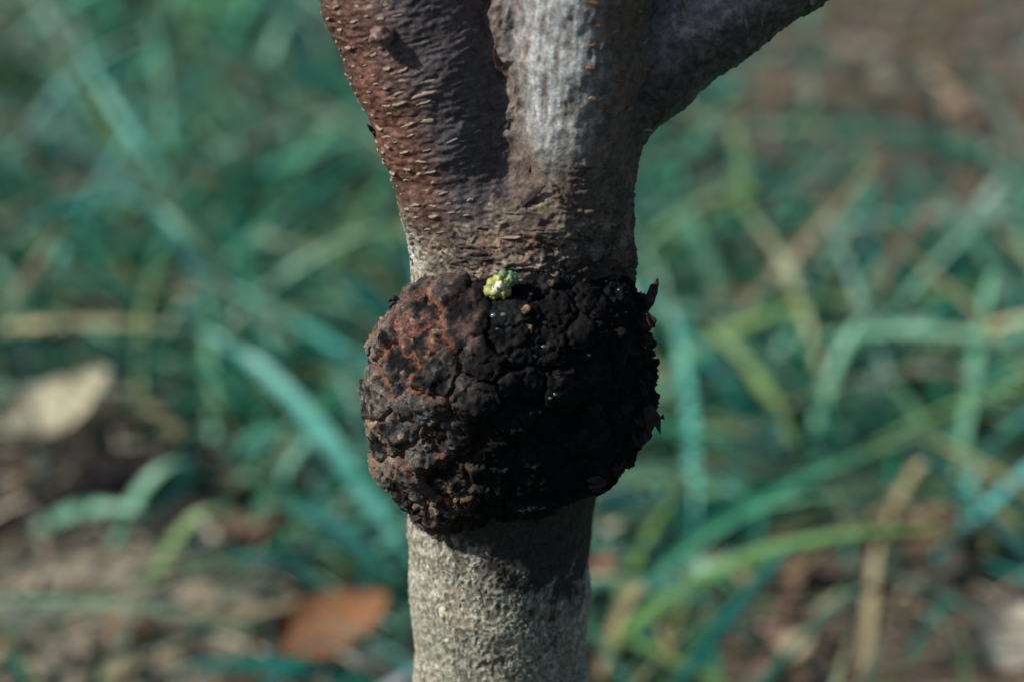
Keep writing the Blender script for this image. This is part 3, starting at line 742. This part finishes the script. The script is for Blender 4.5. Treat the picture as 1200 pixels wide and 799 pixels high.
# fallen leaves
def leaf(L, W, curl, cup, col, seed, nu=14, nv=8):
    r = np.random.default_rng(seed); vs = []
    for i in range(nu + 1):
        t = i / nu; w = W * .5 * math.sin(math.pi * min(1, t * .96 + .02)) ** .75
        for j in range(nv + 1):
            s = j / nv * 2 - 1
            ang = curl * (t - .5); R = L / curl if abs(curl) > 1e-3 else 0
            x = R * math.sin(ang); zz = R * (1 - math.cos(ang)) if R else 0
            ca = cup * s; y = w * math.sin(ca) / max(cup, .01); zc = w * (1 - math.cos(ca)) / max(cup, .01)
            vs.append((x - math.sin(ang) * zc, y, zz + math.cos(ang) * zc))
    vs = np.array(vs); vs[:, 2] += fbm(vs * 45, seed, 2) * L * .05
    I = np.arange((nu + 1) * (nv + 1)).reshape(nu + 1, nv + 1)
    fs = np.stack([I[:-1, :-1], I[1:, :-1], I[1:, 1:], I[:-1, 1:]], 2).reshape(-1, 4)
    cc = np.tile(np.array(col), (len(vs), 1)) * (1 + .5 * fbm(vs * 80, seed + 1, 2))[:, None]
    up_ = vs + np.array([0, 0, .0006]); n = len(vs)
    return np.concatenate([vs, up_]), np.concatenate([fs[:, ::-1], fs + n]), np.concatenate([cc, cc])
LEAVES = [((60, 492), .105, .046, 2.2, .9, (.44, .41, .30), .15, 'curled pale tan leaf lying on the litter'),
          ((385, 748), .085, .045, 2.0, 1.0, (.22, .105, .05), .1, 'curled orange brown leaf lying beside the lower trunk'),
          ((1175, 755), .055, .035, 1.2, .6, (.40, .36, .31), 1.1, 'pale greyish dead leaf propped on dark litter'),
          ((925, 765), .035, .022, 1.4, .8, (.38, .30, .20), .5, 'small tan leaf resting among dead blades'),
          ((705, 665), .022, .014, 1.0, .5, (.32, .13, .11), .2, 'tiny pinkish leaf just behind the lower trunk'),
          ((1080, 625), .055, .038, .8, .5, (.17, .105, .07), .4, 'broad dull brown leaf under a leaning dead blade'),
          ((235, 345), .040, .020, 1.0, .6, (.33, .22, .14), -.3, 'tan leaf lying under slanting pale blade')]
for k, (pp, L, W, cu, cp, colr, rz, lb) in enumerate(LEAVES):
    v, f, cc = leaf(L, W, cu, cp, colr, 600 + k)
    o = link('fallen_leaf', make_mesh('fallen_leaf', v, f, [M_litter], None, {'tint': cc, 'gloss': np.zeros(len(v))}))
    lz = .05 if k < 3 else .03; q = on_z(*pp, lz); o.location = (q[0], q[1], lz); o.rotation_euler = (.4 if k < 3 else .1, -.25, rz)
    o['label'] = lb; o['category'] = 'leaf'; o['group'] = 'fallen leaves behind the tree'
for k in range(30):
    v, f, cc = leaf(RNG.uniform(.025, .05), RNG.uniform(.014, .03), (.3 if k % 3 == 0 else 1.7), RNG.uniform(.3, 1), np.array([(.30, .21, .14), (.15, .095, .065), (.22, .14, .09), (.36, .30, .22)][k % 4]), 640 + k)
    px, py = [(RNG.uniform(860, 1200), RNG.uniform(0, 260)), (RNG.uniform(880, 1200), RNG.uniform(560, 800)), (RNG.uniform(0, 300), RNG.uniform(560, 800)), (RNG.uniform(860, 1200), RNG.uniform(0, 260))][k % 4]
    q = on_z(px, py, .01)
    o = link('fallen_leaf', make_mesh('fallen_leaf', v, f, [M_litter], None, {'tint': cc, 'gloss': np.zeros(len(v))}))
    o.location = (q[0], q[1], .012); o.rotation_euler = (RNG.normal() * .3, RNG.normal() * .3, RNG.uniform(0, 6.28))
    cu_ = 'flat' if k % 3 == 0 else 'curled'
    o['label'] = f"{cu_} {('light brown', 'dark brown', 'reddish brown', 'pale tan')[k % 4]} dry leaf lying in the litter around the grass"; o['category'] = 'leaf'; o['group'] = 'fallen leaves behind the tree'
